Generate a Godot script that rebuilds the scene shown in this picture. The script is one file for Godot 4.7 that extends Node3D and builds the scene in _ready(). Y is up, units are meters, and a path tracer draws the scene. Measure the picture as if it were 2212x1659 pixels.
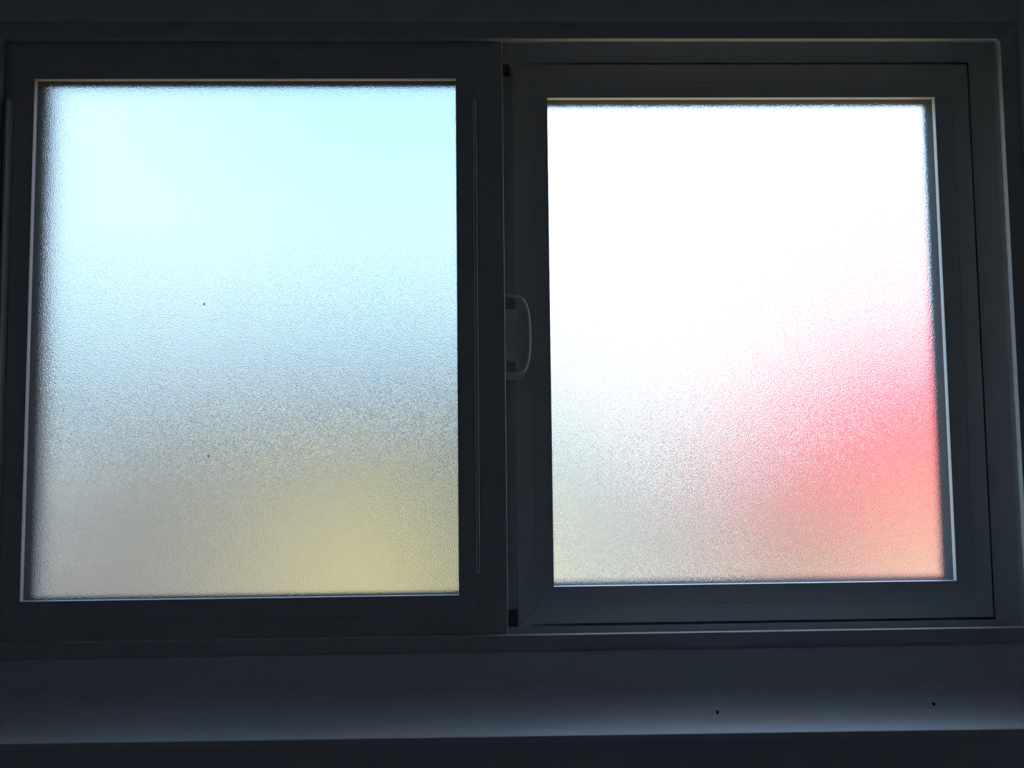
extends Node3D
# A white sliding window with two panes of patterned privacy glass, seen from inside a dark room.
# The eye is at height 0, 0.84 m from the window frame; x right, y up, outside is towards -z.

const EYE_Z := 0.84
const FOCAL := 1790.0            # pixels, for a picture 1659 pixels high

var mats := {}
var rng := RandomNumberGenerator.new()
var taken := {}


func _ready() -> void:
	rng.seed = 7
	set_camera()
	set_sky_and_sun()
	make_materials()
	room()
	window_frame()
	left_sash()
	right_sash()
	outside()


# ------------------------------------------------------------------ camera, sky, light

func set_camera() -> void:
	var cam := Camera3D.new()
	cam.name = "camera"
	cam.position = Vector3(0, 0, EYE_Z)
	cam.rotation = Vector3(0.06684, -0.02210, -0.01069)
	cam.fov = rad_to_deg(2.0 * atan(829.5 / FOCAL))
	cam.near = 0.02
	cam.far = 500.0
	cam.current = true
	add_child(cam)


func set_sky_and_sun() -> void:
	var env := Environment.new()
	env.tonemap_mode = Environment.TONE_MAPPER_LINEAR
	env.tonemap_exposure = 2.3
	env.background_mode = Environment.BG_SKY
	env.sdfgi_enabled = true
	env.ssao_enabled = true
	env.ssil_enabled = true
	var sky := Sky.new()
	var pm := PanoramaSkyMaterial.new()
	pm.panorama = ImageTexture.create_from_image(sky_image())
	sky.sky_material = pm
	env.sky = sky
	var we := WorldEnvironment.new()
	we.name = "sky_and_exposure"
	we.environment = env
	add_child(we)
	var sun := DirectionalLight3D.new()
	sun.name = "sun"
	sun.light_energy = 2.0
	sun.light_color = Color(1.0, 0.96, 0.9)
	sun.light_angular_distance = 0.5
	sun.shadow_enabled = true
	add_child(sun)
	sun.look_at_from_position(Vector3.ZERO, -sun_towards(), Vector3.UP)


func sun_towards() -> Vector3:
	var az := deg_to_rad(122.0)
	var el := deg_to_rad(42.0)
	return Vector3(sin(az) * cos(el), sin(el), -cos(az) * cos(el))


func sky_image() -> Image:
	# A clear sky that pales towards the horizon and round the sun, with soft cloud banks all round.
	var w := 768
	var h := 384
	var im := Image.create(w, h, false, Image.FORMAT_RGBAF)
	var sun := sun_towards()
	var fn := FastNoiseLite.new()
	fn.seed = 11
	fn.noise_type = FastNoiseLite.TYPE_SIMPLEX_SMOOTH
	fn.frequency = 1.3
	fn.fractal_octaves = 4
	for j in h:
		var el := (0.5 - (j + 0.5) / h) * PI
		for i in w:
			var az := (i + 0.5) / w * TAU
			var d := Vector3(sin(az) * cos(el), sin(el), -cos(az) * cos(el))
			var up := clampf(d.y, 0.0, 1.0)
			var c := Vector3(0.84, 1.50, 2.08).lerp(Vector3(0.56, 1.10, 1.98), pow(up, 0.7))
			c = c.lerp(Vector3(1.10, 1.52, 1.95), exp(-up * 9.0))
			var g := acos(clampf(d.dot(sun), -1.0, 1.0))
			c += Vector3(1.0, 0.97, 0.92) * (3.0 * exp(-g / 0.35))
			var q := d / maxf(0.35, d.y + 0.35)
			var n := fn.get_noise_3d(q.x, q.y * 1.5, q.z)
			c = c.lerp(Vector3(1.75, 1.85, 1.9), 0.7 * smoothstep(0.0, 0.45, n))
			im.set_pixel(i, j, Color(c.x, c.y, c.z))
	return im


# ------------------------------------------------------------------ materials

func plain(called: String, color: Color, rough := 0.5, bump := 0.0, freq := 0.05) -> StandardMaterial3D:
	var m := StandardMaterial3D.new()
	m.resource_name = called
	m.albedo_color = color
	m.roughness = rough
	if bump > 0.0:
		m.uv1_triplanar = true
		m.uv1_world_triplanar = true
		m.uv1_scale = Vector3.ONE * 3.0
		m.normal_enabled = true
		m.normal_texture = noise_map(512, freq, 3)
		m.normal_scale = bump
	mats[called] = m
	return m


func noise_map(size: int, freq: float, octaves: int) -> NoiseTexture2D:
	var key := "noise %d %f %d" % [size, freq, octaves]
	if not mats.has(key):
		var fn := FastNoiseLite.new()
		fn.seed = 5
		fn.noise_type = FastNoiseLite.TYPE_SIMPLEX_SMOOTH
		fn.frequency = freq
		fn.fractal_octaves = octaves
		var t := NoiseTexture2D.new()
		t.width = size
		t.height = size
		t.seamless = true
		t.as_normal_map = true
		t.bump_strength = 4.0
		t.noise = fn
		mats[key] = t
	return mats[key]


func make_materials() -> void:
	plain("painted aluminium", Color(0.86, 0.86, 0.86), 0.45)
	plain("glazing bead", Color(0.86, 0.86, 0.86), 0.45)
	plain("latch plastic", Color(0.88, 0.88, 0.87), 0.4)
	plain("glazing gasket", Color(0.22, 0.23, 0.24), 0.9).metallic_specular = 0.1
	plain("brush pile", Color(0.40, 0.40, 0.40), 0.95)
	plain("wall plaster", Color(0.75, 0.76, 0.79), 0.9, 0.3, 0.04)
	plain("ledge paint", Color(0.94, 0.94, 0.95), 0.6, 0.15, 0.04)
	plain("lower panel", Color(0.90, 0.90, 0.91), 0.7)
	plain("floor", Color(0.5, 0.5, 0.51), 0.6)
	plain("dirt", Color(0.05, 0.045, 0.04), 0.9)
	var smooth := StandardMaterial3D.new()
	smooth.resource_name = "clear glass"
	smooth.albedo_color = Color(1, 1, 1, 0.0)
	smooth.roughness = 0.0
	smooth.refraction_enabled = true
	smooth.refraction_scale = 0.05
	mats["clear glass"] = smooth
	var fn := FastNoiseLite.new()
	fn.seed = 3
	fn.noise_type = FastNoiseLite.TYPE_SIMPLEX_SMOOTH
	fn.frequency = 1.0 / 7.5
	fn.fractal_type = FastNoiseLite.FRACTAL_NONE
	var nt := NoiseTexture2D.new()
	nt.width = 2048
	nt.height = 2048
	nt.seamless = false
	nt.as_normal_map = true
	nt.bump_strength = 1.4
	nt.noise = fn
	var pat := smooth.duplicate()
	pat.resource_name = "patterned glass"
	pat.roughness = 0.25
	pat.normal_enabled = true
	pat.normal_texture = nt
	pat.normal_scale = 1.0
	mats["patterned glass"] = pat
	var tinted := pat.duplicate()
	tinted.resource_name = "blue-green patterned glass"
	tinted.albedo_color = Color(0.435, 0.44, 0.445, 0.0)
	mats["tinted glass"] = tinted


# ------------------------------------------------------------------ mesh helpers

func mb() -> SurfaceTool:
	var st := SurfaceTool.new()
	st.begin(Mesh.PRIMITIVE_TRIANGLES)
	return st


func tri(st: SurfaceTool, a: Vector3, b: Vector3, c: Vector3, out: Vector3) -> void:
	var n := (b - a).cross(c - a)
	if n.length_squared() < 1e-20:
		return
	n = n.normalized()
	var pts := [a, b, c]
	if n.dot(out) < 0.0:
		n = -n
	else:
		pts = [a, c, b]
	for p in pts:
		st.set_normal(n)
		st.add_vertex(p)


func quad(st: SurfaceTool, a: Vector3, b: Vector3, c: Vector3, d: Vector3, out: Vector3) -> void:
	tri(st, a, b, c, out)
	tri(st, a, c, d, out)


func inset(poly: PackedVector2Array, by: float) -> PackedVector2Array:
	# moves every edge of a counter-clockwise outline inwards
	var r := PackedVector2Array()
	var n := poly.size()
	for i in n:
		var e0 := (poly[i] - poly[(i + n - 1) % n]).normalized()
		var e1 := (poly[(i + 1) % n] - poly[i]).normalized()
		var n0 := Vector2(-e0.y, e0.x)
		var n1 := Vector2(-e1.y, e1.x)
		var k := n0 + n1
		r.append(poly[i] + k * (by * 2.0 / maxf(k.length_squared(), 0.35)))
	return r


func stack(st: SurfaceTool, outline: PackedVector2Array, levels: Array) -> void:
	# outline in the xy plane swept through levels [inset, z]; z rises from the first level to the last
	var poly := outline
	if Geometry2D.is_polygon_clockwise(poly):
		poly = outline.duplicate()
		poly.reverse()
	var rings := []
	for l in levels:
		var r := []
		for p in inset(poly, l[0]):
			r.append(Vector3(p.x, p.y, l[1]))
		rings.append(r)
	var n := poly.size()
	for k in rings.size() - 1:
		for i in n:
			var j := (i + 1) % n
			var e := poly[j] - poly[i]
			quad(st, rings[k][i], rings[k][j], rings[k + 1][j], rings[k + 1][i], Vector3(e.y, -e.x, 0))
	var idx := Geometry2D.triangulate_polygon(poly)
	for t in range(0, idx.size(), 3):
		tri(st, rings[0][idx[t]], rings[0][idx[t + 1]], rings[0][idx[t + 2]], Vector3(0, 0, -1))
		tri(st, rings[-1][idx[t]], rings[-1][idx[t + 1]], rings[-1][idx[t + 2]], Vector3(0, 0, 1))


func bevelled(st: SurfaceTool, outline: PackedVector2Array, z0: float, z1: float, c := 0.0006) -> void:
	if c <= 0.0:
		stack(st, outline, [[0.0, z0], [0.0, z1]])
	else:
		stack(st, outline, [[c, z0], [0.0, z0 + c], [0.0, z1 - c], [c * 0.3, z1 - c * 0.3], [c, z1]])


func block(st: SurfaceTool, lo: Vector3, hi: Vector3, c := 0.0006) -> void:
	bevelled(st, PackedVector2Array([Vector2(lo.x, lo.y), Vector2(hi.x, lo.y), Vector2(hi.x, hi.y), Vector2(lo.x, hi.y)]), lo.z, hi.z, c)


func side(outer: Rect2, inner: Rect2, which: int, gap := 0.0) -> PackedVector2Array:
	# one mitred member of a rectangular ring: 0 left, 1 right, 2 bottom, 3 top
	var a := [outer.position, Vector2(outer.end.x, outer.position.y), outer.end, Vector2(outer.position.x, outer.end.y)]
	var b := [inner.position, Vector2(inner.end.x, inner.position.y), inner.end, Vector2(inner.position.x, inner.end.y)]
	var k: Array = [[3, 0], [1, 2], [0, 1], [2, 3]][which]
	var p := PackedVector2Array([a[k[0]], a[k[1]], b[k[1]], b[k[0]]])
	if Geometry2D.is_polygon_clockwise(p):
		p.reverse()
	return inset(p, gap) if gap > 0.0 else p


func rect(x0: float, y0: float, x1: float, y1: float) -> Rect2:
	return Rect2(x0, y0, x1 - x0, y1 - y0)


func put(called: String, st, material: String, parent: Node = self, kind := "", label := "") -> MeshInstance3D:
	var o := MeshInstance3D.new()
	o.name = numbered(called) if parent == self else called
	var built: ArrayMesh = st.commit() if st is SurfaceTool else st
	o.mesh = built
	if material != "":
		for s in built.get_surface_count():
			o.set_surface_override_material(s, mats[material])
	parent.add_child(o, true)
	if kind:
		o.set_meta("kind", kind)
	if label:
		o.set_meta("label", label)
	return o


func numbered(called: String) -> String:
	taken[called] = taken.get(called, 0) + 1
	return called if taken[called] == 1 else "%s_%03d" % [called, taken[called] - 1]


func thing(called: String, label: String, category: String, at := Vector3.ZERO, group := "", kind := "thing") -> Node3D:
	var o := Node3D.new()
	o.name = numbered(called)
	o.position = at
	o.set_meta("label", label)
	o.set_meta("category", category)
	o.set_meta("kind", kind)
	if group:
		o.set_meta("group", group)
	add_child(o)
	return o


# ------------------------------------------------------------------ the room

const X0 := -0.5215      # the opening in the wall
const X1 := 0.5575
const Y0 := -0.2107
const Y1 := 0.4355
const WALL_IN := 0.004   # room face of the window wall
const WALL_OUT := -0.082

func room() -> void:
	var rx0 := -1.0
	var rx1 := 1.05
	var fl := -1.5
	var ce := 0.85
	var back := 1.75
	var t := 0.12
	var st := mb()
	block(st, Vector3(rx0 - t, fl - t, WALL_OUT), Vector3(X0, ce + t, WALL_IN), 0.003)
	block(st, Vector3(X1, fl - t, WALL_OUT), Vector3(rx1 + t, ce + t, WALL_IN), 0.003)
	block(st, Vector3(X0, Y1, WALL_OUT), Vector3(X1, ce + t, WALL_IN), 0.003)
	block(st, Vector3(X0, fl - t, WALL_OUT), Vector3(X1, Y0, WALL_IN), 0.003)
	room_meta(put("wall_front", st, "ledge paint", self, "structure"), "dark painted wall around the sliding window", "wall")
	st = mb()
	block(st, Vector3(rx0 - t, fl - t, WALL_IN), Vector3(rx0, ce + t, back + t), 0.0)
	room_meta(put("wall_left", st, "wall plaster", self, "structure"), "plain painted side wall to the left of the window wall", "wall")
	st = mb()
	block(st, Vector3(rx1, fl - t, WALL_IN), Vector3(rx1 + t, ce + t, back + t), 0.0)
	room_meta(put("wall_right", st, "wall plaster", self, "structure"), "plain painted side wall to the right of the window wall", "wall")
	st = mb()
	block(st, Vector3(rx0, fl - t, back), Vector3(rx1, ce + t, back + t), 0.0)
	room_meta(put("wall_back", st, "wall plaster", self, "structure"), "plain painted wall facing the sliding window", "wall")
	st = mb()
	block(st, Vector3(rx0, fl - t, WALL_IN), Vector3(rx1, fl, back), 0.0)
	room_meta(put("floor", st, "floor", self, "structure"), "plain greyish floor of the dark room", "floor")
	st = mb()
	block(st, Vector3(rx0, ce, WALL_IN), Vector3(rx1, ce + t, back), 0.0)
	room_meta(put("ceiling", st, "wall plaster", self, "structure"), "plain painted ceiling of the dark room", "ceiling")
	# the wall below the window runs out in a cove to a sharp, slightly uneven edge
	var prof := PackedVector2Array()
	var rad := 0.045
	var tip := 0.062
	for k in 13:
		var an := k / 12.0 * PI / 2.0 * 0.97
		prof.append(Vector2(WALL_IN + rad - rad * cos(an), -0.2258 - rad * sin(an)))
	prof.append(Vector2(tip - 0.0012, -0.2709))
	prof.append(Vector2(tip - 0.0004, -0.2711))
	prof.append(Vector2(tip, -0.2716))
	prof.append(Vector2(tip, -0.2770))
	prof.append(Vector2(WALL_IN - 0.004, -0.2770))
	prof.append(Vector2(WALL_IN - 0.004, -0.2258))
	var n := 160
	st = mb()
	var rows := []
	var wav := FastNoiseLite.new()
	wav.seed = 2
	wav.frequency = 9.0
	for i in n + 1:
		var x := lerpf(rx0, rx1, i / float(n))
		var r := []
		for p in prof:
			var s := wav.get_noise_2d(x, 0.0) * 0.0011 if p.x > tip - 0.003 else 0.0
			var f := clampf((-0.2258 - p.y) / 0.045, 0.0, 1.0) if p.y > -0.29 else 0.0
			r.append(Vector3(x, p.y + s * 0.4 - x * 0.0036 * f, p.x + s))
		rows.append(r)
	for i in n:
		for k in prof.size():
			var m := (k + 1) % prof.size()
			var e := prof[m] - prof[k]
			quad(st, rows[i][k], rows[i][m], rows[i + 1][m], rows[i + 1][k], Vector3(0, e.x, -e.y))
	var cove := put("trim_1", st, "ledge paint", self, "structure")
	room_meta(cove, "painted cove below the window catching blue light along its sharp front edge", "cove ledge")
	for p in [Vector3(0.2125, -0.2644, 0.0265), Vector3(0.4255, -0.2615, 0.0230)]:
		var sp := mb()
		block(sp, p - Vector3(0.0008, 0.0010, 0.0014), p + Vector3(0.0008, 0.0012, 0.0014), 0.0003)
		put("dirt_speck", sp, "dirt", cove)
	st = mb()
	block(st, Vector3(rx0, fl, WALL_IN - 0.002), Vector3(rx1, -0.2745, tip - 0.0008), 0.0)
	room_meta(put("trim_2", st, "lower panel", self, "structure"), "dark lower wall panel beneath the cove", "wall panel")


func room_meta(o: Node, label: String, category: String) -> void:
	o.set_meta("label", label)
	o.set_meta("category", category)


# ------------------------------------------------------------------ the window

const NOSE := Rect2(-0.5045, -0.1950, 1.0441, 0.6133)      # inner edge of the frame's front lip
const Z_L := -0.010      # room face of the left sash
const Z_R := -0.044      # room face of the right sash, one track further out

func window_frame() -> void:
	var w := Node3D.new()
	w.name = "window_1"
	w.set_meta("kind", "structure")
	room_meta(w, "outer frame of the white two-track sliding window set in the wall", "window frame")
	add_child(w)
	var outer := rect(X0, Y0, X1, Y1)
	var nose := NOSE
	var web := rect(X0 + 0.004, Y0 + 0.004, X1 - 0.004, Y1 - 0.004)
	var divider := rect(-0.500, -0.1967, 0.5321, 0.4138)
	var stop := rect(-0.488, -0.182, 0.5200, 0.4020)
	var names := ["jamb", "jamb", "sill_track", "head_track"]
	for k in 4:
		var st := mb()
		stack(st, side(outer, nose, k), [[0.0, -0.0066], [0.0, -0.0003], [0.0003, 0.0]])
		stack(st, side(outer, web, k), [[0.0, -0.080], [0.0, -0.0066]])
		slanted(st, side(web, divider, k), divider, 0.0 if k == 2 else 0.0085)
		stack(st, side(web, stop, k), [[0.0, -0.080], [0.0, -0.0722]])
		# rounded inner corner of the lip
		var corner: Vector2 = [nose.position, Vector2(nose.end.x, nose.position.y), Vector2(nose.position.x, nose.end.y), nose.end][k]
		var to := (nose.get_center() - corner).sign()
		var f := PackedVector2Array([corner])
		for q in 7:
			var an := q * PI / 12.0
			f.append(corner + to * 0.005 * Vector2(1.0 - sin(an), 1.0 - cos(an)))
		stack(st, f, [[0.0, -0.0066], [0.0, -0.0003]])
		put(names[k], st, "painted aluminium", w)


func slanted(st: SurfaceTool, o: PackedVector2Array, inner: Rect2, lean: float) -> void:
	# a track divider whose room face leans in towards the opening
	var front := []
	var back := []
	for p in o:
		var on_edge := inner.grow(0.0005).has_point(p)
		front.append(Vector3(p.x, p.y, -0.0465 + (0.0 if on_edge else lean)))
		back.append(Vector3(p.x, p.y, -0.0469))
	for i in 4:
		var j := (i + 1) % 4
		var e := o[j] - o[i]
		quad(st, front[i], front[j], back[j], back[i], Vector3(e.y, -e.x, 0))
	quad(st, front[0], front[1], front[2], front[3], Vector3(0, 0, 1))
	quad(st, back[0], back[1], back[2], back[3], Vector3(0, 0, -1))


func ring(parent: Node, outer: Rect2, inner: Rect2, z0: float, z1: float, called: Array, material: String, gap: float, bevel: float, joint := "mitre") -> void:
	for k in 4:
		var st := mb()
		bevelled(st, side(outer, inner, k, gap) if joint == "mitre" else inset(butt(outer, inner, k, joint == "sides"), gap), z0, z1, bevel if k < 2 or joint != "sides" else 0.0002)
		put(called[k], st, material, parent)


func butt(outer: Rect2, inner: Rect2, which: int, full_sides: bool) -> PackedVector2Array:
	# a square-cut member of a ring: 0 left, 1 right, 2 bottom, 3 top
	var r: Rect2
	var o := outer
	var n := inner
	match which:
		0: r = rect(o.position.x, o.position.y if full_sides else n.position.y, n.position.x, o.end.y if full_sides else n.end.y)
		1: r = rect(n.end.x, o.position.y if full_sides else n.position.y, o.end.x, o.end.y if full_sides else n.end.y)
		2: r = rect(n.position.x if full_sides else o.position.x, o.position.y, n.end.x if full_sides else o.end.x, n.position.y)
		3: r = rect(n.position.x if full_sides else o.position.x, n.end.y, n.end.x if full_sides else o.end.x, o.end.y)
	return PackedVector2Array([r.position, Vector2(r.end.x, r.position.y), r.end, Vector2(r.position.x, r.end.y)])


func grow(r: Rect2, l: float, b: float, rt: float, t: float) -> Rect2:
	return rect(r.position.x - l, r.position.y - b, r.end.x + rt, r.end.y + t)


func pane(parent: Node, r: Rect2, z: float, turn: float, stretch: float, glass: String) -> void:
	# a 4 mm pane with the pattern rolled into its outer face
	var th := 0.004
	var back := mb()
	var tile := 0.28
	for q in [[0, 1, 2], [0, 2, 3]]:
		for i in [q[0], q[2], q[1]]:
			var c: Vector2 = [Vector2(r.end.x, r.position.y), r.position, Vector2(r.position.x, r.end.y), r.end][i]
			var uv := c.rotated(turn) / tile
			uv.x /= stretch
			back.set_normal(Vector3(0, 0, -1))
			back.set_uv(uv)
			back.add_vertex(Vector3(c.x, c.y, z - th))
	back.generate_tangents()
	var mesh: ArrayMesh = back.commit()
	var rest := mb()
	var a := Vector3(r.position.x, r.position.y, z)
	var b := Vector3(r.end.x, r.position.y, z)
	var c2 := Vector3(r.end.x, r.end.y, z)
	var d := Vector3(r.position.x, r.end.y, z)
	var dz := Vector3(0, 0, -th)
	quad(rest, a, b, c2, d, Vector3(0, 0, 1))
	quad(rest, a, b, b + dz, a + dz, Vector3(0, -1, 0))
	quad(rest, d, c2, c2 + dz, d + dz, Vector3(0, 1, 0))
	quad(rest, a, d, d + dz, a + dz, Vector3(-1, 0, 0))
	quad(rest, b, c2, c2 + dz, b + dz, Vector3(1, 0, 0))
	rest.commit(mesh)
	var o := put("pane", mesh, "", parent, "", "frosted textured privacy glass")
	o.set_surface_override_material(0, mats[glass])
	o.set_surface_override_material(1, mats["clear glass"])


func left_sash() -> void:
	var s := thing("window_sash", "left sliding sash, nearer the room, with two long upright finger ribs", "window sash", Vector3(-0.25, -0.2, 0), "sashes of the sliding window")
	var g := Node3D.new()
	var off := -s.position
	var open := rect(-0.4750, -0.1563, -0.0372, 0.3798)
	var bead := rect(-0.4950, -0.1768, -0.0175, 0.4009)
	var out := rect(-0.5160, -0.2000, 0.0124, 0.4230)
	for k in 4:
		var fr := mb()
		if k == 1:
			upright(fr, PackedVector2Array([Vector2(bead.end.x, Z_L - 0.028), Vector2(out.end.x, Z_L - 0.028), Vector2(out.end.x, Z_L - 0.0011), Vector2(out.end.x - 0.0003, Z_L - 0.0005), Vector2(out.end.x - 0.0009, Z_L), Vector2(bead.end.x, Z_L)]), out.position.y, out.end.y)
		else:
			bevelled(fr, butt(out, bead, k, true), Z_L - 0.028, Z_L, 0.0001)
		put("stile" if k < 2 else "rail", fr, "painted aluminium", s)
	gaskets(s, bead, open, Z_L, 0.025)
	ring(s, bead, open, Z_L - 0.008, Z_L - 0.0002, ["glazing_bead", "glazing_bead", "glazing_bead", "glazing_bead"], "glazing bead", 0.0001, 0.00025, "rails")
	for x in [-0.4995, -0.0191]:
		var st := mb()
		finger_rib(st, x, x + 0.0038, -0.1339, 0.3543)
		put("finger_rib", st, "painted aluminium", s)
	pane(s, grow(open, 0.006, 0.006, 0.006, 0.006), Z_L - 0.004, -0.62, 1.7, "tinted glass")
	var st2 := mb()
	block(st2, Vector3(-0.032, -0.195, -0.050), Vector3(-0.026, 0.418, Z_L - 0.026), 0.0)
	put("interlock", st2, "painted aluminium", s)
	for p in [Vector2(-0.2979, 0.1427), Vector2(-0.2915, -0.0135)]:
		var sp := mb()
		var o := PackedVector2Array()
		for k in 9:
			o.append(p + Vector2(cos(k * TAU / 9.0) * 0.0007, sin(k * TAU / 9.0) * 0.0013))
		stack(sp, o, [[0.0, Z_L - 0.0040], [0.0001, Z_L - 0.0036], [0.0003, Z_L - 0.0034]])
		put("dirt_speck", sp, "dirt", s)
	for c in s.get_children():
		c.position += off
	g.free()


func upright(st: SurfaceTool, o: PackedVector2Array, y0: float, y1: float) -> void:
	# an outline in the xz plane drawn out along y
	var n := o.size()
	var mid := Vector2.ZERO
	for p in o:
		mid += p / n
	for i in n:
		var p := o[i]
		var q := o[(i + 1) % n]
		var c := (p + q) / 2.0 - mid
		quad(st, Vector3(p.x, y0, p.y), Vector3(q.x, y0, q.y), Vector3(q.x, y1, q.y), Vector3(p.x, y1, p.y), Vector3(c.x, 0, c.y))
	for i in range(1, n - 1):
		tri(st, Vector3(o[0].x, y0, o[0].y), Vector3(o[i].x, y0, o[i].y), Vector3(o[i + 1].x, y0, o[i + 1].y), Vector3.DOWN)
		tri(st, Vector3(o[0].x, y1, o[0].y), Vector3(o[i].x, y1, o[i].y), Vector3(o[i + 1].x, y1, o[i + 1].y), Vector3.UP)


func gaskets(s: Node3D, outer: Rect2, inner: Rect2, z: float, deep: float) -> void:
	# the darker outdoor half of the bead, seen only through the glass
	for k in 4:
		var st := mb()
		stack(st, side(outer, inner, k), [[0.0, z - deep], [0.0, z - 0.008]])
		put("outer_gasket", st, "glazing gasket", s)


func finger_rib(st: SurfaceTool, x0: float, x1: float, y0: float, y1: float) -> void:
	# an upright fin with a rounded front edge and rounded ends
	var o := PackedVector2Array([Vector2(x0, y0), Vector2(x1, y0), Vector2(x1, y1), Vector2(x0, y1)])
	stack(st, o, [[0.0, Z_L], [0.0, -0.0016], [0.0003, -0.0008], [0.0008, -0.0002], [0.0014, 0.0]])


func right_sash() -> void:
	var s := thing("window_sash", "right sliding sash, set one track deeper, with a rounded latch on its stile", "window sash", Vector3(0.276, -0.2, 0), "sashes of the sliding window")
	var off := -s.position
	var open := rect(0.0615, -0.1552, 0.4910, 0.3732)
	var bead := rect(0.0431, -0.1748, 0.5103, 0.3904)
	var out := rect(0.0241, -0.1935, 0.5287, 0.4105)
	var o0 := out.position
	var o1 := out.end
	var i0 := bead.position
	var i1 := bead.end
	# only the lower left corner is mitred
	var cut := [
		PackedVector2Array([o0, i0 + Vector2(0, 0.0002), Vector2(i0.x, o1.y), Vector2(o0.x, o1.y)]),
		PackedVector2Array([Vector2(i1.x, o0.y), Vector2(o1.x, o0.y), Vector2(o1.x, i1.y), Vector2(i1.x, i1.y)]),
		PackedVector2Array([o0 + Vector2(0.0006, 0), Vector2(i1.x, o0.y), Vector2(i1.x, i0.y), i0 + Vector2(0.0003, 0)]),
		PackedVector2Array([Vector2(i0.x, i1.y), Vector2(o1.x, i1.y), o1, Vector2(i0.x, o1.y)])]
	for k in 4:
		var fr := mb()
		bevelled(fr, cut[k], Z_R - 0.026, Z_R, 0.0001)
		put("stile" if k < 2 else "rail", fr, "painted aluminium", s)
	gaskets(s, bead, open, Z_R, 0.031)
	ring(s, bead, open, Z_R - 0.008, Z_R - 0.0002, ["glazing_bead", "glazing_bead", "glazing_bead", "glazing_bead"], "glazing bead", 0.0001, 0.00025, "rails")
	pane(s, grow(open, 0.006, 0.006, 0.006, 0.006), Z_R - 0.004, 0.75, 1.7, "patterned glass")
	var st := mb()
	block(st, Vector3(-0.030, -0.198, Z_R - 0.024), Vector3(0.0241, 0.411, Z_R - 0.008), 0.0005)
	put("interlock", st, "painted aluminium", s)
	st = mb()
	block(st, Vector3(0.004, 0.401, Z_R - 0.008), Vector3(0.0205, 0.4135, Z_R - 0.0055), 0.0024)
	put("brush_seal", st, "brush pile", s, "", "dark fuzzy draught seal at the top corner")
	st = mb()
	block(st, Vector3(0.004, -0.1975, Z_R - 0.008), Vector3(0.0225, -0.180, Z_R - 0.004), 0.002)
	put("brush_seal", st, "brush pile", s, "", "dark dirty draught seal at the bottom corner")
	latch(s)
	for c in s.get_children():
		c.position += off


func latch(s: Node3D) -> void:
	# base plate on the stile; a D-shaped cover over it with two dark notches either side of a flat lever
	var st := mb()
	var base := PackedVector2Array([Vector2(0.002, 0.0625), Vector2(0.0285, 0.0640), Vector2(0.0309, 0.0652), Vector2(0.0324, 0.0673), Vector2(0.0331, 0.0700), Vector2(0.0333, 0.0760), Vector2(0.0333, 0.1440), Vector2(0.0325, 0.1470), Vector2(0.0305, 0.1500), Vector2(0.0265, 0.1524), Vector2(0.0200, 0.1543), Vector2(0.0125, 0.1558), Vector2(0.002, 0.1568)])
	for y in [[0.0716, 0.0832], [0.1376, 0.1491]]:
		base = Geometry2D.clip_polygons(base, PackedVector2Array([Vector2(-0.01, y[0]), Vector2(0.0234, y[0]), Vector2(0.0234, y[1]), Vector2(-0.01, y[1])]))[0]
	stack(st, base, [[0.0, Z_R], [0.0, -0.0345], [0.0003, -0.0338], [0.0009, -0.0334]])
	var body := put("latch", st, "latch plastic", s, "", "rounded white plastic latch beside the left sash")
	st = mb()
	var d := PackedVector2Array()
	for k in 25:
		var an := (k / 24.0 - 0.5) * PI
		d.append(Vector2(0.0236 + 0.0166 * pow(maxf(cos(an), 0.0), 0.72), 0.1100 + 0.0423 * signf(sin(an)) * pow(absf(sin(an)), 0.72)))
	var layers := []
	for l in [[0.0, -0.0365], [0.0, -0.0312], [0.0004, -0.0305], [0.0014, -0.0295], [0.0030, -0.0287], [0.0060, -0.0281], [0.0110, -0.0279]]:
		var r := []
		for p in d:
			r.append(Vector3(0.0236 + (p.x - 0.0236) * (1.0 - l[0] / 0.0166), 0.1100 + (p.y - 0.1100) * (1.0 - l[0] * 0.5 / 0.0423), l[1]))
		layers.append(r)
	for k in layers.size() - 1:
		for i in d.size() - 1:
			quad(st, layers[k][i], layers[k][i + 1], layers[k + 1][i + 1], layers[k + 1][i], (layers[k][i] + layers[k + 1][i + 1]) / 2.0 - Vector3(0.0236, 0.11, -0.036))
		quad(st, layers[k][0], layers[k][-1], layers[k + 1][-1], layers[k + 1][0], Vector3.LEFT)
	for i in range(1, d.size() - 1):
		tri(st, layers[-1][0], layers[-1][i], layers[-1][i + 1], Vector3.BACK)
	for b in [[0.1492, 0.1523], [0.0677, 0.0714]]:
		block(st, Vector3(0.004, b[0], -0.0365), Vector3(0.0262, b[1], -0.0300), 0.0006)
	block(st, Vector3(0.004, 0.0700, -0.0365), Vector3(0.0146, 0.1500, -0.031), 0.0004)
	put("latch_cover", st, "latch plastic", body)
	st = mb()
	block(st, Vector3(0.005, 0.0836, -0.034), Vector3(0.0252, 0.1372, -0.0265), 0.0016)
	put("latch_lever", st, "latch plastic", body)


# ------------------------------------------------------------------ outside, blurred by the glass

func seen(az: float, el: float, dist: float) -> Vector3:
	# the point that lies dist metres out, at that bearing and height angle from the window
	return Vector3(dist * tan(deg_to_rad(az)), dist * tan(deg_to_rad(el)), EYE_Z - dist)


func struct(called: String, st, material: String, label: String, category: String) -> MeshInstance3D:
	var o := put(called, st, material, self, "structure")
	room_meta(o, label, category)
	return o


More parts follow.
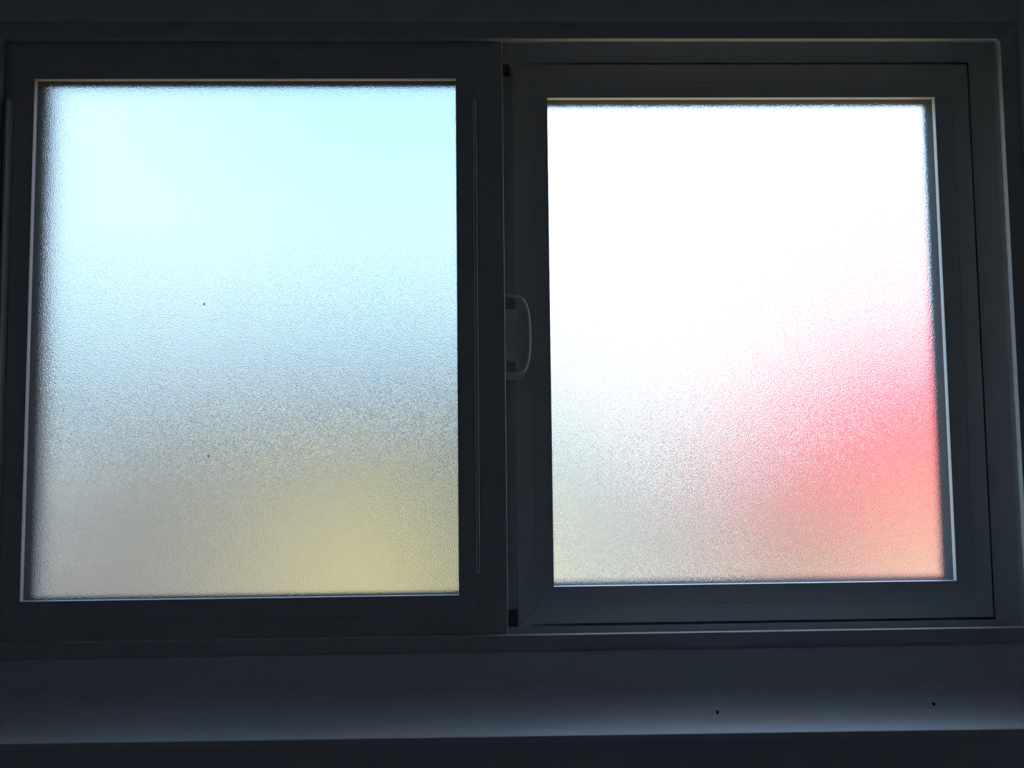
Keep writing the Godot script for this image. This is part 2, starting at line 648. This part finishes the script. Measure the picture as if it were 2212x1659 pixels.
func outside() -> void:
	plain("dry lawn", Color(0.60, 0.53, 0.33), 0.95)
	plain("pale paving", Color(0.55, 0.50, 0.44), 0.9)
	plain("grey block", Color(0.47, 0.45, 0.44), 0.9)
	plain("red roof", Color(0.62, 0.05, 0.06), 0.8)
	plain("peach render", Color(0.53, 0.40, 0.34), 0.9)
	plain("hill green", Color(0.30, 0.35, 0.39), 0.95)
	plain("hedge leaves", Color(0.36, 0.38, 0.36), 0.9)
	plain("white paint", Color(0.90, 0.90, 0.88), 0.6)
	plain("dark glass", Color(0.10, 0.12, 0.14), 0.2)
	var gy := -3.0
	var st := mb()
	block(st, Vector3(-150, gy - 0.3, -220), Vector3(150, gy, WALL_OUT), 0.0)
	struct("ground", st, "dry lawn", "dry yellowish ground outside, blurred low in the left pane", "ground")
	st = mb()
	stack(st, PackedVector2Array([Vector2(0.4, -60), Vector2(9.0, -60), Vector2(9.0, -9), Vector2(0.4, -9)]), [[0.0, 0.0], [0.0, 0.05]])
	var paving := struct("pavement", st, "pale paving", "pale sunlit paving outside, a white glare low in the right pane", "pavement")
	paving.rotation.x = -PI / 2
	paving.scale = Vector3(1, -1, 1)
	paving.position.y = gy + 0.05
	# a low hill along the horizon
	st = mb()
	var crest := PackedVector2Array([Vector2(-150, gy)])
	for k in 61:
		var x := lerpf(-150.0, 150.0, k / 60.0)
		crest.append(Vector2(x, gy + lerpf(19.0, 2.5, smoothstep(14.0, 52.0, x)) + 1.2 * sin(x * 0.05 + 2.0) + 0.6 * sin(x * 0.17)))
	crest.append(Vector2(150, gy))
	stack(st, crest, [[0.0, -210.0], [0.0, -150.0], [2.0, -130.0]])
	struct("hills", st, "hill green", "low hazy ridge along the horizon, blurred across the middle of the panes", "hill")
	garden_wall(gy)
	hedge(gy)
	house(gy)
	# a white rail end that reaches into view outside the left pane, on a post further left
	var rail := thing("handrail", "white handrail end outside, a pale smear low at the left of the left pane", "handrail", Vector3(-1.25, gy, -0.75))
	st = mb()
	block(st, Vector3(-0.6, -gy - 0.135, -0.035), Vector3(0.44, -gy - 0.095, 0.035), 0.012)
	put("rail_bar", st, "white paint", rail)
	st = mb()
	block(st, Vector3(-0.3, 0.0, -0.03), Vector3(-0.24, -gy - 0.135, 0.03), 0.006)
	put("post", st, "white paint", rail)


func hedge(gy: float) -> void:
	# a clipped hedge: a leafy block with a bumpy skin
	var t := thing("hedge", "clipped hedge outside, a greyish blur at the left of the right pane", "hedge", Vector3(1.25, gy, -11.0))
	var st := mb()
	var fn := FastNoiseLite.new()
	fn.seed = 9
	fn.frequency = 1.8
	var n := 40
	var rows := []
	for i in n + 1:
		var r := []
		for k in 13:
			var an := k / 12.0 * PI
			var p := Vector3(lerpf(-1.6, 0.5, i / float(n)), 3.7 * pow(sin(an), 0.35), -0.5 * signf(cos(an)) * pow(absf(cos(an)), 0.4))
			r.append(p * (1.0 + 0.05 * fn.get_noise_3dv(p * 2.0)))
		rows.append(r)
	for i in n:
		for k in 12:
			var mid: Vector3 = (rows[i][k] + rows[i + 1][k + 1]) / 2.0
			quad(st, rows[i][k], rows[i][k + 1], rows[i + 1][k + 1], rows[i + 1][k], Vector3(0, mid.y - 1.0, mid.z))
	for e in [0, n]:
		for k in range(1, 12):
			tri(st, rows[e][0], rows[e][k], rows[e][k + 1], Vector3(-1 if e == 0 else 1, 0, 0))
	put("hedge_foliage", st, "hedge leaves", t)


func garden_wall(gy: float) -> void:
	var t := thing("garden_wall", "low grey garden wall outside, a grey blur at the bottom left", "garden wall", Vector3(-3.6, gy, -6.2))
	var st := mb()
	block(st, Vector3(-3.0, 0.0, -0.1), Vector3(1.6, 2.45, 0.1), 0.005)
	put("wall_body", st, "grey block", t)
	st = mb()
	block(st, Vector3(-3.05, 2.45, -0.14), Vector3(1.65, 2.52, 0.14), 0.008)
	put("coping", st, "grey block", t)


func house(gy: float) -> void:
	# a hipped roof: its left hip rises to the right above a peach wall
	var t := thing("house", "peach house with a red sloping roof, blurred at the lower right of the right pane", "house", Vector3(3.6, gy, -8.5))
	var w := 8.0
	var dp := 7.0
	var eh := 2.8
	var rise := 3.45
	var st := mb()
	block(st, Vector3(0, 0, -dp), Vector3(w, eh, 0), 0.01)
	put("house_wall", st, "peach render", t)
	st = mb()
	var o := 0.35
	var a := [Vector3(-o, eh, o), Vector3(w + o, eh, o), Vector3(w + o, eh, -dp - o), Vector3(-o, eh, -dp - o)]
	var r0 := Vector3(3.4, eh + rise, -dp / 2)
	var r1 := Vector3(w - 3.4, eh + rise, -dp / 2)
	quad(st, a[0], a[1], r1, r0, Vector3(0, 1, 1))
	quad(st, a[2], a[3], r0, r1, Vector3(0, 1, -1))
	tri(st, a[3], a[0], r0, Vector3(-1, 1, 0))
	tri(st, a[1], a[2], r1, Vector3(1, 1, 0))
	var dn := Vector3(0, -0.14, 0)
	for k in 4:
		var p: Vector3 = a[k]
		var q: Vector3 = a[(k + 1) % 4]
		quad(st, p, q, q + dn, p + dn, (p + q) / 2 - Vector3(w / 2, eh, -dp / 2))
	quad(st, a[0] + dn, a[1] + dn, a[2] + dn, a[3] + dn, Vector3(0, -1, 0))
	put("roof", st, "red roof", t)
	st = mb()
	block(st, Vector3(3.0, 0.4, 0.0), Vector3(4.2, 1.35, 0.03), 0.004)
	var win := put("house_window", st, "white paint", t)
	st = mb()
	block(st, Vector3(3.08, 0.48, 0.03), Vector3(4.12, 1.27, 0.036), 0.002)
	put("window_pane", st, "dark glass", win)
